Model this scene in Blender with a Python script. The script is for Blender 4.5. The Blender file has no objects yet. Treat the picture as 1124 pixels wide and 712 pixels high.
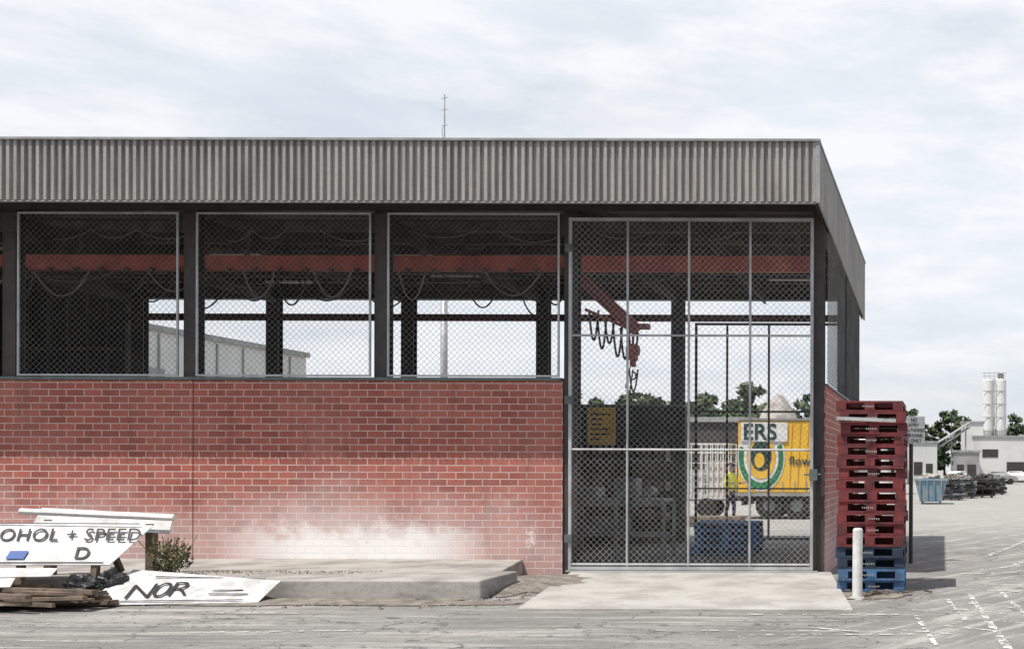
import bpy, bmesh, math, random
from mathutils import Vector, Matrix
from mathutils import noise as mn
random.seed(7)
S=bpy.context.scene
def link(o):
    S.collection.objects.link(o); return o
def empty(name,loc=(0,0,0)):
    e=bpy.data.objects.new(name,None); e.empty_display_size=.3
    return link(e)

# ---------------------------------------------------------------- materials
def newmat(name):
    m=bpy.data.materials.new(name); m.use_nodes=True
    nt=m.node_tree; b=nt.nodes['Principled BSDF']
    return m,nt,b
def N(nt,t,**k):
    n=nt.nodes.new(t)
    for a,v in k.items(): setattr(n,a,v)
    return n
def mixc(nt,fac,a,b,mode='MIX'):
    n=N(nt,'ShaderNodeMix',data_type='RGBA',blend_type=mode)
    for s,v in ((n.inputs[0],fac),(n.inputs[6],a),(n.inputs[7],b)):
        if isinstance(v,bpy.types.NodeSocket): nt.links.new(v,s)
        elif isinstance(v,(int,float)): s.default_value=v
        else: s.default_value=(v[0],v[1],v[2],1)
    return n.outputs[2]
def math_(nt,op,a,b=0.5,clamp=False):
    n=N(nt,'ShaderNodeMath',operation=op); n.use_clamp=clamp
    for s,v in ((n.inputs[0],a),(n.inputs[1],b)):
        if isinstance(v,bpy.types.NodeSocket): nt.links.new(v,s)
        else: s.default_value=v
    return n.outputs[0]
def maprange(nt,v,a,b,c=0,d=1,smooth=True):
    n=N(nt,'ShaderNodeMapRange')
    if smooth: n.interpolation_type='SMOOTHSTEP'
    nt.links.new(v,n.inputs[0])
    for i,x in enumerate((a,b,c,d)): n.inputs[i+1].default_value=x
    return n.outputs[0]
def noise(nt,vec,scale,detail=4,rough=.6,sc=None):
    if sc:
        mp=N(nt,'ShaderNodeMapping'); mp.inputs['Scale'].default_value=sc
        nt.links.new(vec,mp.inputs['Vector']); vec=mp.outputs[0]
    n=N(nt,'ShaderNodeTexNoise'); n.inputs['Scale'].default_value=scale
    n.inputs['Detail'].default_value=detail; n.inputs['Roughness'].default_value=rough
    nt.links.new(vec,n.inputs['Vector']); return n.outputs['Fac']
def bump(nt,b,h,strength=.4,dist=.01):
    n=N(nt,'ShaderNodeBump'); n.inputs['Strength'].default_value=strength; n.inputs['Distance'].default_value=dist
    nt.links.new(h,n.inputs['Height']); nt.links.new(n.outputs[0],b.inputs['Normal'])
def pos(nt): return N(nt,'ShaderNodeNewGeometry').outputs['Position']
def weathered(name,c1,c2=None,rough=.7,metal=0,scale=3,sc=None,dirt=.35,grain=40,streak=0):
    m,nt,b=newmat(name); p=pos(nt)
    if c2 is None: c2=tuple(x*(1-dirt) for x in c1)
    f=maprange(nt,noise(nt,p,scale,8,.65,sc),.38,.64)
    c=mixc(nt,f,c1,c2)
    if streak:
        c=mixc(nt,maprange(nt,noise(nt,p,2.0,7,.7,(5,5,.35)),.5,.7,0,streak),c,tuple(x*.4 for x in c1))
    g=noise(nt,p,grain,3,.6)
    c=mixc(nt,maprange(nt,g,.45,.75,0,.5),c,tuple(x*.55 for x in c1))
    nt.links.new(c,b.inputs['Base Color']); b.inputs['Roughness'].default_value=rough
    b.inputs['Metallic'].default_value=metal
    bump(nt,b,g,.25,.004)
    return m

def brick_mat():
    m,nt,b=newmat('red_brick'); p=pos(nt)
    sp=N(nt,'ShaderNodeSeparateXYZ'); nt.links.new(p,sp.inputs[0]); X,Y,Z=sp.outputs
    cb=N(nt,'ShaderNodeCombineXYZ'); nt.links.new(math_(nt,'ADD',X,Y),cb.inputs[0]); nt.links.new(Z,cb.inputs[1])
    bt=N(nt,'ShaderNodeTexBrick'); bt.offset=.5
    nt.links.new(cb.outputs[0],bt.inputs['Vector'])
    bt.inputs['Scale'].default_value=1; bt.inputs['Brick Width'].default_value=.27; bt.inputs['Row Height'].default_value=.104
    bt.inputs['Mortar Size'].default_value=.0085; bt.inputs['Mortar Smooth'].default_value=.2; bt.inputs['Bias'].default_value=-.1
    bt.inputs['Color1'].default_value=(.44,.130,.095,1); bt.inputs['Color2'].default_value=(.27,.074,.060,1)
    bt.inputs['Mortar'].default_value=(.62,.48,.42,1)
    fine=noise(nt,p,35,5,.7)
    c=mixc(nt,maprange(nt,fine,.35,.7,0,.45),bt.outputs['Color'],(.17,.052,.045))
    big=noise(nt,p,.9,6,.6)
    c=mixc(nt,maprange(nt,big,.4,.7,0,.30),c,(.46,.22,.175))
    c=mixc(nt,maprange(nt,noise(nt,p,1.3,7,.65,(2.5,2.5,.5)),.52,.72,0,.35),c,(.12,.045,.04))
    n1=noise(nt,p,2.2,8,.7,(1,1,1.3))
    xm=math_(nt,'MULTIPLY',maprange(nt,X,-11.9,-9.6),maprange(nt,X,-6.2,-8.2))
    zz=math_(nt,'ADD',Z,math_(nt,'MULTIPLY',n1,-1.1))
    wm=math_(nt,'MULTIPLY',xm,maprange(nt,zz,.52,-.10))
    wide=math_(nt,'MULTIPLY',maprange(nt,math_(nt,'ADD',Z,math_(nt,'MULTIPLY',noise(nt,p,1.1,6,.7),-1.8)),.6,-.5),.28)
    haze=math_(nt,'MULTIPLY',xm,maprange(nt,math_(nt,'ADD',Z,math_(nt,'MULTIPLY',noise(nt,p,.8,5,.6),-1.2)),1.0,-.3,0,.6))
    dx=math_(nt,'ABSOLUTE',math_(nt,'ADD',X,6.28)); dz=math_(nt,'ABSOLUTE',math_(nt,'ADD',Z,-.55))
    sm=math_(nt,'MULTIPLY',maprange(nt,dx,.15,.02),maprange(nt,dz,.32,.05))
    sm=math_(nt,'MULTIPLY',sm,maprange(nt,noise(nt,p,9,5,.7),.38,.62))
    tot=math_(nt,'MAXIMUM',math_(nt,'MAXIMUM',wm,wide),math_(nt,'MAXIMUM',haze,math_(nt,'MULTIPLY',sm,.8)))
    tot=math_(nt,'MULTIPLY',tot,maprange(nt,fine,.25,.55,.75,1))
    c=mixc(nt,tot,c,(.88,.86,.83))
    nt.links.new(c,b.inputs['Base Color']); b.inputs['Roughness'].default_value=.9
    h=math_(nt,'ADD',math_(nt,'MULTIPLY',bt.outputs['Fac'],-1.0),math_(nt,'MULTIPLY',fine,.35))
    bump(nt,b,h,.6,.01)
    return m

def ground_mat():
    m,nt,b=newmat('dusty_asphalt'); p=pos(nt)
    sp=N(nt,'ShaderNodeSeparateXYZ'); nt.links.new(p,sp.inputs[0]); X,Y,Z=sp.outputs
    n1=noise(nt,p,.45,8,.65); st=noise(nt,p,1.0,9,.7,(.30,3.2,1)); st2=noise(nt,p,1.0,8,.75,(.7,9,1))
    rot=N(nt,'ShaderNodeMapping'); rot.inputs['Rotation'].default_value=(0,0,math.radians(-62)); nt.links.new(p,rot.inputs['Vector'])
    st3=noise(nt,rot.outputs[0],1.0,8,.7,(.3,3.5,1))
    grain=noise(nt,p,55,4,.75); mid=noise(nt,p,9,7,.75); blot=noise(nt,p,2.3,7,.7)
    c=mixc(nt,maprange(nt,n1,.35,.65),(.20,.193,.182),(.29,.28,.265))
    left=maprange(nt,X,1.0,-3.0)
    c=mixc(nt,math_(nt,'MULTIPLY',maprange(nt,st,.49,.62,0,.75),left),c,(.48,.46,.43))
    c=mixc(nt,math_(nt,'MULTIPLY',maprange(nt,st2,.53,.63,0,.75),left),c,(.10,.095,.09))
    right=maprange(nt,X,-2.5,0)
    c=mixc(nt,math_(nt,'MULTIPLY',maprange(nt,st3,.50,.62,0,.7),right),c,(.48,.46,.43))
    c=mixc(nt,maprange(nt,blot,.56,.68,0,.5),c,(.13,.125,.117))
    c=mixc(nt,maprange(nt,mid,.52,.70,0,.5),c,(.12,.115,.108))
    c=mixc(nt,maprange(nt,mid,.42,.30,0,.5),c,(.46,.44,.41))
    vo=N(nt,'ShaderNodeTexVoronoi',feature='DISTANCE_TO_EDGE'); vo.inputs['Scale'].default_value=.55
    vm=N(nt,'ShaderNodeVectorMath',operation='ADD'); ns=N(nt,'ShaderNodeTexNoise'); ns.inputs['Scale'].default_value=2; ns.inputs['Detail'].default_value=6; nt.links.new(p,ns.inputs['Vector'])
    nt.links.new(p,vm.inputs[0]); nt.links.new(ns.outputs['Color'],vm.inputs[1]); nt.links.new(vm.outputs[0],vo.inputs['Vector'])
    c=mixc(nt,maprange(nt,vo.outputs['Distance'],.012,.0,0,.75),c,(.06,.057,.055))
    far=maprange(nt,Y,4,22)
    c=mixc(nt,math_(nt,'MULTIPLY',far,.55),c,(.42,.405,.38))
    c=mixc(nt,maprange(nt,grain,.48,.66,0,.6),c,(.09,.086,.08))
    nt.links.new(c,b.inputs['Base Color']); b.inputs['Roughness'].default_value=.95
    b.inputs['Specular IOR Level'].default_value=.2
    bump(nt,b,math_(nt,'ADD',grain,mid),.7,.012)
    return m

def worn_paint(name,col,thr=.5):
    m,nt,b=newmat(name); p=pos(nt)
    f=maprange(nt,noise(nt,p,7,8,.75),thr-.06,thr+.06)
    nt.links.new(mixc(nt,f,col,(.30,.29,.27)),b.inputs['Base Color']); b.inputs['Roughness'].default_value=.8
    tr=N(nt,'ShaderNodeBsdfTransparent'); mx=N(nt,'ShaderNodeMixShader')
    nt.links.new(f,mx.inputs[0]); nt.links.new(b.outputs[0],mx.inputs[1]); nt.links.new(tr.outputs[0],mx.inputs[2])
    nt.links.new(mx.outputs[0],nt.nodes['Material Output'].inputs[0]); return m

M={}
M['brick']=brick_mat(); M['ground']=ground_mat()
M['fascia']=weathered('corrugated_metal_paint',(.37,.345,.32),(.27,.25,.232),.55,0,1.5,(4,1,.4),grain=25,streak=.45)
M['flash']=weathered('flashing',(.33,.34,.33),None,.5)
M['col']=weathered('column_paint',(.040,.034,.033),(.065,.05,.045),.55)
M['steel']=weathered('dark_steel',(.040,.036,.034),None,.6)
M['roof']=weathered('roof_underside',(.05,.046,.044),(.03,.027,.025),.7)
M['roofouter']=weathered('roof_sheet',(.35,.35,.34),None,.5)
M['purlin']=weathered('purlin',(.11,.095,.085),(.055,.045,.04),.6)
M['sill']=weathered('sill_steel',(.13,.16,.16),None,.5)
M['galv']=weathered('galvanised',(.50,.51,.51),(.36,.37,.37),.45,.2)
M['machine']=weathered('machine_grey',(.17,.185,.19),(.09,.10,.10),.5,.2)
M['wire']=weathered('wire',(.46,.46,.45),None,.5,.1)
M['wirew']=weathered('old_wire',(.26,.26,.25),None,.6,.1)
M['red']=weathered('crane_red',(.46,.11,.08),(.30,.075,.06),.5,0,2,streak=.4)
M['redd']=weathered('hoist_red',(.26,.065,.05),(.15,.045,.04),.5,0,2,streak=.4)
M['brownbeam']=weathered('brown_beam',(.13,.045,.04),None,.6)
M['cable']=weathered('cable',(.015,.015,.015),None,.5)
M['hose']=weathered('festoon_hose',(.03,.03,.032),None,.5)
M['hosel']=weathered('festoon_hose_grey',(.24,.225,.21),None,.5)
M['conc']=weathered('concrete',(.44,.425,.39),(.31,.295,.268),.9,0,1.4,None,grain=30)
M['slab']=weathered('old_concrete',(.40,.38,.35),(.23,.213,.195),.9,0,1.3,(1,1,3),grain=30)
M['floor']=weathered('floor_concrete',(.32,.31,.29),(.19,.18,.17),.85,0,1.2)
M['dirt']=weathered('gravel_dirt',(.26,.23,.195),(.13,.112,.095),.95,0,6,None,grain=45)
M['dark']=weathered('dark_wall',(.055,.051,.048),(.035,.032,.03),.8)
M['white']=weathered('white_paint',(.78,.78,.76),(.62,.61,.58),.6,0,4)
M['signw']=weathered('sign_white',(.72,.73,.73),(.46,.45,.43),.4,0,4,None,grain=12,streak=.4)
M['black']=weathered('black_paint',(.02,.02,.022),None,.6)
M['plast']=weathered('black_plastic',(.03,.03,.03),None,.5)
M['pred']=weathered('pallet_red',(.20,.032,.034),(.085,.025,.027),.8,0,6,streak=.3)
M['pblue']=weathered('pallet_blue',(.07,.18,.36),(.06,.10,.17),.8,0,6)
M['pblue3']=weathered('pallet_bright_blue',(.10,.28,.58),(.07,.18,.36),.8,0,6)
M['pblue2']=weathered('pallet_dark_blue',(.03,.055,.09),(.02,.03,.05),.8,0,5)
M['timber']=weathered('timber',(.22,.16,.115),(.10,.08,.065),.85,0,5)
M['yellow']=weathered('truck_yellow',(.85,.50,.03),(.72,.40,.03),.5,0,1)
M['green']=weathered('green_paint',(.02,.22,.08),None,.5)
M['dgreen']=weathered('dark_green_paint',(.015,.05,.05),None,.5)
M['orange']=weathered('orange_fold',(.62,.30,.02),None,.5)
M['blue']=weathered('blue_paint',(.04,.12,.42),None,.5)
M['skip']=weathered('skip_blue',(.14,.27,.36),(.28,.32,.33),.6,0,2,streak=.5)
M['rubber']=weathered('rubber',(.02,.02,.02),None,.85)
M['glass']=weathered('dark_glass',(.02,.025,.03),None,.1)
M['bwhite']=weathered('building_white',(.66,.66,.64),(.56,.56,.54),.8,0,.3)
M['bgrey']=weathered('building_grey',(.36,.36,.35),None,.8,0,.3)
M['gravel']=weathered('gravel',(.42,.39,.35),(.24,.22,.20),.95,0,1.5,None,grain=12)
M['bark']=weathered('bark',(.10,.08,.06),None,.9)
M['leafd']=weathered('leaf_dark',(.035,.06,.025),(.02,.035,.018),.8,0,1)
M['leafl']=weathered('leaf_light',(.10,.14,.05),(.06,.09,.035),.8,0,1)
M['weedd']=weathered('weed_dark',(.05,.055,.03),(.03,.03,.02),.8,0,1)
M['weedl']=weathered('weed_dry',(.22,.20,.08),(.12,.12,.05),.8,0,1)
M['skin']=weathered('skin',(.45,.26,.19),None,.6,dirt=.1)
M['hivis']=weathered('hivis_shirt',(.80,.78,.05),None,.8,dirt=.15)
M['navy']=weathered('navy_cloth',(.025,.03,.06),None,.9)
M['yelsign']=weathered('yellow_sign',(.75,.45,.04),None,.6)
M['tube']=weathered('tube_diffuser',(.85,.85,.82),None,.4,dirt=.05)
M['paint']=worn_paint('worn_white_paint',(.68,.67,.64),.49)
M['paintd']=worn_paint('tyre_mark',(.09,.085,.08),.47)

# ---------------------------------------------------------------- mesh builder
class B:
    def __init__(s): s.v=[]; s.f=[]
    def box(s,x0,x1,y0,y1,z0,z1):
        i=len(s.v)
        s.v+=[(x0,y0,z0),(x1,y0,z0),(x1,y1,z0),(x0,y1,z0),(x0,y0,z1),(x1,y0,z1),(x1,y1,z1),(x0,y1,z1)]
        s.f+=[tuple(i+k for k in q) for q in ((0,3,2,1),(4,5,6,7),(0,1,5,4),(1,2,6,5),(2,3,7,6),(3,0,4,7))]
        return s
    def hexa(s,pts):
        i=len(s.v); s.v+=[tuple(p) for p in pts]
        s.f+=[tuple(i+k for k in q) for q in ((0,3,2,1),(4,5,6,7),(0,1,5,4),(1,2,6,5),(2,3,7,6),(3,0,4,7))]; return s
    def beam(s,p,q,w,h,up=(0,0,1)):
        p=Vector(p);q=Vector(q);d=(q-p).normalized();u=Vector(up)
        if abs(d.dot(u))>.98: u=Vector((0,1,0))
        r=d.cross(u).normalized();u=r.cross(d)
        r*=w/2;u*=h/2
        return s.hexa([p-r-u,p+r-u,q+r-u,q-r-u,p-r+u,p+r+u,q+r+u,q-r+u])
    def wire(s,p,q,t,seg=.3):
        # four-sided wire cut into short lengths
        p=Vector(p);q=Vector(q);L=(q-p).length;d=(q-p)/L;u=Vector((0,0,1)); r=d.cross(u).normalized();u=r.cross(d); r*=t/2;u*=t/2
        n=max(1,int(L/seg)); i=len(s.v)
        for k in range(n+1):
            c=p.lerp(q,k/n)
            s.v+=[tuple(c-r-u),tuple(c+r-u),tuple(c+r+u),tuple(c-r+u)]
        for k in range(n):
            a=i+4*k
            for j in range(4):
                m=(j+1)%4; s.f.append((a+j,a+m,a+4+m,a+4+j))
    def cyl(s,p,q,r,n=12,r2=None,cap=True):
        p=Vector(p);q=Vector(q);d=(q-p).normalized();u=Vector((0,0,1))
        if abs(d.z)>.95:u=Vector((0,1,0))
        a=d.cross(u).normalized();b=d.cross(a);r2=r if r2 is None else r2
        i=len(s.v)
        for k in range(n):
            t=2*math.pi*k/n;e=a*math.cos(t)+b*math.sin(t)
            s.v.append(tuple(p+e*r));s.v.append(tuple(q+e*r2))
        for k in range(n):
            j=(k+1)%n; s.f.append((i+2*k,i+2*k+1,i+2*j+1,i+2*j))
        if cap:
            s.f.append(tuple(i+2*k for k in range(n))); s.f.append(tuple(i+2*k+1 for k in reversed(range(n))))
        return s
    def tube(s,pts,r,n=6):
        for a,b in zip(pts,pts[1:]): s.cyl(a,b,r,n,cap=False)
        return s
    def poly(s,pts):
        i=len(s.v); s.v+=[tuple(p) for p in pts]; s.f.append(tuple(range(i,i+len(pts)))); return s
    def make(s,name,mat,parent=None,bevel=0,smooth=False):
        me=bpy.data.meshes.new(name); me.from_pydata(s.v,[],s.f); me.update()
        if smooth:
            for p in me.polygons:p.use_smooth=True
        o=bpy.data.objects.new(name,me); link(o); me.materials.append(M[mat] if isinstance(mat,str) else mat)
        if parent:o.parent=parent
        if bevel:
            md=o.modifiers.new('b','BEVEL');md.width=bevel;md.segments=2;md.limit_method='ANGLE'
        return o
def text(name,body,origin,right,up,size,mat,parent,ex=.003,spacing=1.0,sx=1.0,off=.012,shear=0):
    c=bpy.data.curves.new(name,'FONT'); c.body=body; c.size=size; c.extrude=ex; c.space_character=spacing; c.offset=size*off; c.shear=shear
    c.materials.append(M[mat]); o=bpy.data.objects.new(name,c); link(o)
    r=Vector(right).normalized();u=Vector(up).normalized();n=r.cross(u).normalized();u=n.cross(r)
    m=Matrix((( r.x*sx,u.x,n.x,origin[0]),(r.y*sx,u.y,n.y,origin[1]),(r.z*sx,u.z,n.z,origin[2]),(0,0,0,1)))
    o.matrix_world=m
    if parent: o.parent=parent
    return o
def chainlink(b,x0,x1,z0,z1,y,pitch=.10,t=.0065,axis='x'):
    W=x1-x0;H=z1-z0
    def P(u,w,o): return (x0+u,y+o,z0+w) if axis=='x' else (y+o,x0+u,z0+w)
    k=-H
    while k<W:
        a=max(k,0);e=min(k+H,W)
        if e-a>.02: b.wire(P(a,a-k,0),P(e,e-k,0),t)
        k+=pitch
    k=0
    while k<W+H:
        a=max(0,k-H);e=min(k,W)
        if e-a>.02: b.wire(P(a,k-a,.007),P(e,k-e,.007),t)
        k+=pitch

# ---------------------------------------------------------------- ground
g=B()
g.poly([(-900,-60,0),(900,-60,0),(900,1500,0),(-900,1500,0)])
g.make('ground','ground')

rm=empty('road_markings'); b=B(); bd=B()
def strip(bb,x0,y0,x1,y1,w,z=.004):
    d=Vector((x1-x0,y1-y0,0)); L=d.length; d.normalize(); n=Vector((-d.y,d.x,0))*w/2
    k=max(2,int(L/.12)); p=Vector((x0,y0,z)); prev=None; off=0
    for i in range(k+1):
        off+=random.uniform(-.12,.12)*w; ww=random.uniform(.55,1.15)*(.4 if i in(0,k) else 1)
        c=p+d*L*i/k+n*off*.5/w
        cur=(c-n*ww,c+n*ww)
        if prev: bb.poly([prev[0],cur[0],cur[1],prev[1]])
        prev=cur
z=.004
for (x0,y0,x1,y1,w) in [(.35,-2.6,.62,-7.6,.09),(.75,-2.0,1.05,-6.5,.07),(.1,-4.2,.9,-4.9,.07),(.15,-5.0,.95,-5.6,.06),(.2,-3.6,.9,-4.2,.06),
        (.3,-1.2,1.3,-1.5,.08),(.5,-.4,1.6,-.6,.08),(-.2,-5.6,.6,-6.2,.06),(-.6,-6.0,.1,-6.4,.06),(.6,1,1.7,2.4,.12),(1.2,2,2.6,7,.15),(.8,4,1.9,9,.13),
        (.05,-3.2,.25,-5.4,.06),(-.3,-4.9,-.05,-7.2,.06),(.2,.3,1.5,.6,.09),(-1.4,-5.9,-.8,-6.3,.05),(.1,-2.0,1.2,-2.4,.07),(.6,-2.9,1.1,-3.1,.07),(-.4,-4.4,.1,-4.7,.06)]:
    strip(b,x0,y0,x1,y1,w,z); z+=.0004
for i in range(36):
    x=random.uniform(-14,-.5);y=random.uniform(-8,-4.9);L=random.uniform(.5,2.6);a=random.gauss(0,.06)
    z+=.0001
    strip(b if i%3==0 else bd,x,y,x+L*math.cos(a),y+L*math.sin(a),random.uniform(.015,.06),z)
b.make('white_marks','paint',rm); bd.make('tyre_marks','paintd',rm)

def blob(name,cx,cy,rx,ry,z,mat,n=90,amp=.25,h=0):
    bb=B(); 
    ph=[random.uniform(0,6.28) for _ in range(14)]
    ring=[]
    for k in range(n):
        t=2*math.pi*k/n
        r=1+amp*sum(math.sin((j+2)*t+ph[j])/(j+2)**.8 for j in range(14))*.8
        ring.append((cx+rx*r*math.cos(t),cy+ry*r*math.sin(t)))
    bb.v.append((cx,cy,z+h))
    for f,hh in ((.5,.75),(.8,.3),(1,0)):
        for x,y in ring: bb.v.append((cx+(x-cx)*f,cy+(y-cy)*f,z+h*hh+ (random.uniform(-.15,.15)*h if f<1 else 0)))
    for k in range(n):
        j=(k+1)%n
        bb.f.append((0,1+k,1+j))
        for L in (0,1): bb.f.append((1+L*n+k,1+(L+1)*n+k,1+(L+1)*n+j,1+L*n+j))
    return bb.make(name,mat,None,smooth=True)
blob('dirt_patch',-9.0,-3.75,3.6,.45,.010,'dirt',h=.03)
blob('dirt_patch',-5.75,-1.7,.9,1.6,.011,'dirt',h=.10)
blob('dirt_patch',-12.5,-4.6,2.2,.7,.012,'dirt',h=.04)
blob('dirt_patch',-.9,-2.9,.5,.35,.010,'dirt',h=.02)
def pebbles(n,fn,name,mat,smin=.006,smax=.024):
    b=B()
    for i in range(n):
        x,y,zz=fn(); s=random.uniform(smin,smax)
        b.hexa([(x+random.uniform(-.3,.3)*s+dx*s,y+dy*s,zz+dz*s) for dx,dy,dz in ((-1,-1,0),(1,-1,0),(1,1,0),(-1,1,0),(-.5,-.6,.9),(.6,-.5,1.1),(.5,.7,.8),(-.6,.5,1))])
    return b.make(name,mat)
def f1():
    r=random.random()
    if r<.55: return random.uniform(-10.8,-5.2),random.gauss(-3.85,.2),.0
    if r<.8: return random.gauss(-5.3,.3),random.uniform(-3.4,-.3),.0
    return random.gauss(-.85,.35),random.gauss(-2.9,.25),.0
pebbles(900,f1,'gravel_scatter','dirt')
def f2():
    x=random.triangular(-11,-7.2,-9.5); return x,-2.2-abs(random.gauss(0,.25)),.238
pebbles(420,f2,'slab_debris','timber',.004,.014)
def f3(): return random.uniform(-14,1.5),random.uniform(-8,-3.6),.0
pebbles(500,f3,'gravel_scatter','slab',.003,.012)

b=B()
b.hexa([(-20,-3.45,-.1),(-5.69,-3.45,-.1),(-5.72,-2.1,-.1),(-20,-2.1,-.1),(-20,-3.45,.24),(-5.69,-3.45,.24),(-5.72,-2.1,.24),(-20,-2.1,.24)])
b.hexa([(-20,-2.1,-.1),(-5.95,-2.1,-.1),(-6.4,-.003,-.1),(-20,-.003,-.1),(-20,-2.1,.237),(-5.95,-2.1,.237),(-6.4,-.003,.237),(-20,-.003,.237)])
b.make('concrete_slab','slab',None,bevel=.02)
b=B()
b.hexa([(-4.85,-4.55,-.1),(-1.02,-4.55,-.1),(-1.7,-.02,-.1),(-5.65,-.02,-.1),(-4.85,-4.55,.03),(-1.02,-4.55,.03),(-1.7,-.02,.06),(-5.65,-.02,.06)])
b.make('concrete_apron','conc',None,bevel=.01)

# ---------------------------------------------------------------- warehouse
W=empty('warehouse_building')
XR=-1.8
b=B(); b.box(-21,-11.44,0,.23,-.1,2.95); b.box(-11.425,-5.80,0,.23,-.1,2.95)
b.box(XR-.20,XR,.06,7.25,-.1,2.9)
b.make('brick_walls','brick',W)
B().box(-11.445,-11.42,.02,.2,0,2.94).make('expansion_joint','dark',W)
b=B(); b.box(-17.5,-5.52,7.25,7.45,-.1,2.95); b.box(-21,-17.5,7.25,7.45,-.1,5.5); b.box(-21.2,-21,0,7.45,-.1,5.6)
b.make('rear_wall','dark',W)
b=B()
for i in range(8): b.box(-20.8+i*.42,-20.75+i*.42,7.17,7.24,2.9,5.4)
b.box(-21,-17.5,7.12,7.165,4.1,4.18)
b.make('rear_wall_ribs','purlin',W)
B().box(-21,-2,.24,7.24,-.05,.03).make('floor_slab','floor',W)
b=B(); b.box(-21,-5.82,-.03,.26,2.955,3.0); b.box(XR-.22,XR+.02,.25,7.2,2.905,2.94); b.box(-17.5,-5.52,7.22,7.48,2.955,2.99)
b.make('sills','sill',W)
b=B()
def hcol(b,x,y,z0,z1,w=.20,d=.2):
    b.box(x-w/2,x+w/2,y,y+.02,z0,z1); b.box(x-w/2,x+w/2,y+d-.02,y+d,z0,z1); b.box(x-.012,x+.012,y+.021,y+d-.021,z0,z1)
for x in (-17.3,-14.27,-11.50,-8.59): hcol(b,x,.03,3.0,5.55)
hcol(b,-5.69,.03,.0,5.55,.2); hcol(b,-1.9,.03,.0,5.55,.16)
for y in (3.6,7.2): hcol(b,-1.87,y,2.94,5.5,.14,.18)
for i in range(6):
    x=-17.25+i*2.89
    if i==5: x=-2.0
    hcol(b,x,7.26,2.99 if i<4 else 0,5.4,.27,.18)
b.make('columns','col',W)
b=B()
for x in (-14.27,-11.50,-8.59,-5.69):
    b.box(x-.16,x+.16,.0,.025,5.2,5.5)
    for dx in (-.12,.12):
        for zz in (5.25,5.4): b.cyl((x+dx,-.02,zz),(x+dx,.0,zz),.016,6)
b.make('column_plates','col',W)
b=B(); b.box(-21,-1.82,.04,.24,5.551,5.69); b.box(-21,-1.82,7.22,7.46,5.23,5.55)
b.box(-1.98,-1.83,.25,7.2,5.32,5.6)
b.make('header_beams','col',W)
B().box(-17.5,-2.1,7.30,7.42,4.78,4.92).make('rear_rail','brownbeam',W)
b=B()
b.hexa([(-21.2,-1.1,5.75),(-1.9,-1.1,5.75),(-1.9,8.65,5.56),(-21.2,8.65,5.56),(-21.2,-1.1,5.80),(-1.9,-1.1,5.80),(-1.9,8.65,5.61),(-21.2,8.65,5.61)])
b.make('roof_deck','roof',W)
b=B()
y=.5
while y<8.6:
    zt=5.735-.0195*(y+1.1); b.box(-21,-2,y,y+.06,zt-.17,zt); b.box(-21,-2,y+.061,y+.10,zt-.17,zt-.15); y+=.95
b.make('purlins','purlin',W)
b=B()
for x in (-17.3,-14.27,-11.50,-8.59,-5.69,-3.8):
    b.beam((x,.25,5.46),(x,7.2,5.36),.12,.03); b.beam((x,.25,5.34),(x,7.2,5.24),.03,.22)
b.make('rafters','steel',W)
b=B()
for i in range(46):
    x=random.uniform(-17,-2.9);y=random.uniform(1.2,6.5);zz=random.uniform(5.2,5.4);b.beam((x,y,zz),(x+random.uniform(.2,.9),y+random.uniform(-.1,.1),zz),.05,.05)
    if random.random()<.4: b.beam((x,y,zz),(x,y,5.6),.02,.02)
b.make('conduits','purlin',W)
b=B()
LB=((-16.6,2),(-13.9,3.4),(-12.7,2.4),(-9.6,2.6),(-9.9,4.8),(-7,4),(-5.0,3),(-3.4,5),(-13.5,5.5))
for x,y in LB: b.box(x,x+.9,y,y+.09,5.30,5.34)
b.box(-9.98,-9.15,-.45,-.35,5.60,5.64)
b.make('light_battens','tube',W)
b=B()
for x,y in LB:
    for d in (.1,.8): b.box(x+d,x+d+.015,y+.04,y+.05,5.341,5.62)
b.make('batten_rods','steel',W)
B().box(-21,-1.85,-1.08,.035,5.66,5.70).make('soffit','roof',W)
def corrug(b,p0,p1,zb0,zb1,zt0,zt1,nrm,period,amp):
    p0=Vector(p0);p1=Vector(p1);L=(p1-p0).length;d=(p1-p0)/L;nrm=Vector(nrm)
    k=int(L/period); i0=len(b.v)
    for i in range(k):
        for t,a in ((0,0),(.40,0),(.5,1),(.90,1)):
            u=(i+t)*period
            q=p0+d*u+nrm*a*amp; f=u/L
            b.v.append((q.x,q.y,zb0+(zb1-zb0)*f)); b.v.append((q.x,q.y,zt0+(zt1-zt0)*f))
    m=(len(b.v)-i0)//2
    for i in range(m-1):
        a=i0+2*i; b.f.append((a,a+2,a+3,a+1))
FX=-1.80
b=B(); corrug(b,(-21.2,-1.2,0),(FX+.01,-1.2,0),5.41,5.41,6.26,6.26,(0,-1,0),.106,.05)
b.make('fascia_front','fascia',W)
b=B(); corrug(b,(FX,-1.18,0),(FX,8.7,0),5.41,4.97,6.26,6.26,(1,0,0),.106,.03)
b.make('fascia_side','fascia',W)
b=B(); b.box(-21.2,FX+.01,-1.16,-1.14,5.43,6.22); b.hexa([(FX-.05,-1.13,5.43),(FX-.03,-1.13,5.43),(FX-.03,8.68,5.0),(FX-.05,8.68,5.0),(FX-.05,-1.13,6.22),(FX-.03,-1.13,6.22),(FX-.03,8.68,6.22),(FX-.05,8.68,6.22)])
b.box(-21.2,FX-.05,8.66,8.69,5.62,6.22)
b.make('fascia_backing','roof',W)
b=B(); b.box(-21.2,FX+.05,-1.28,-1.12,6.262,6.295); b.box(FX-.05,FX+.045,-1.12,8.72,6.263,6.294)
b.box(FX-.012,FX+.042,-1.26,-1.205,5.395,6.261)
b.make('fascia_capping','flash',W)
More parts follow.
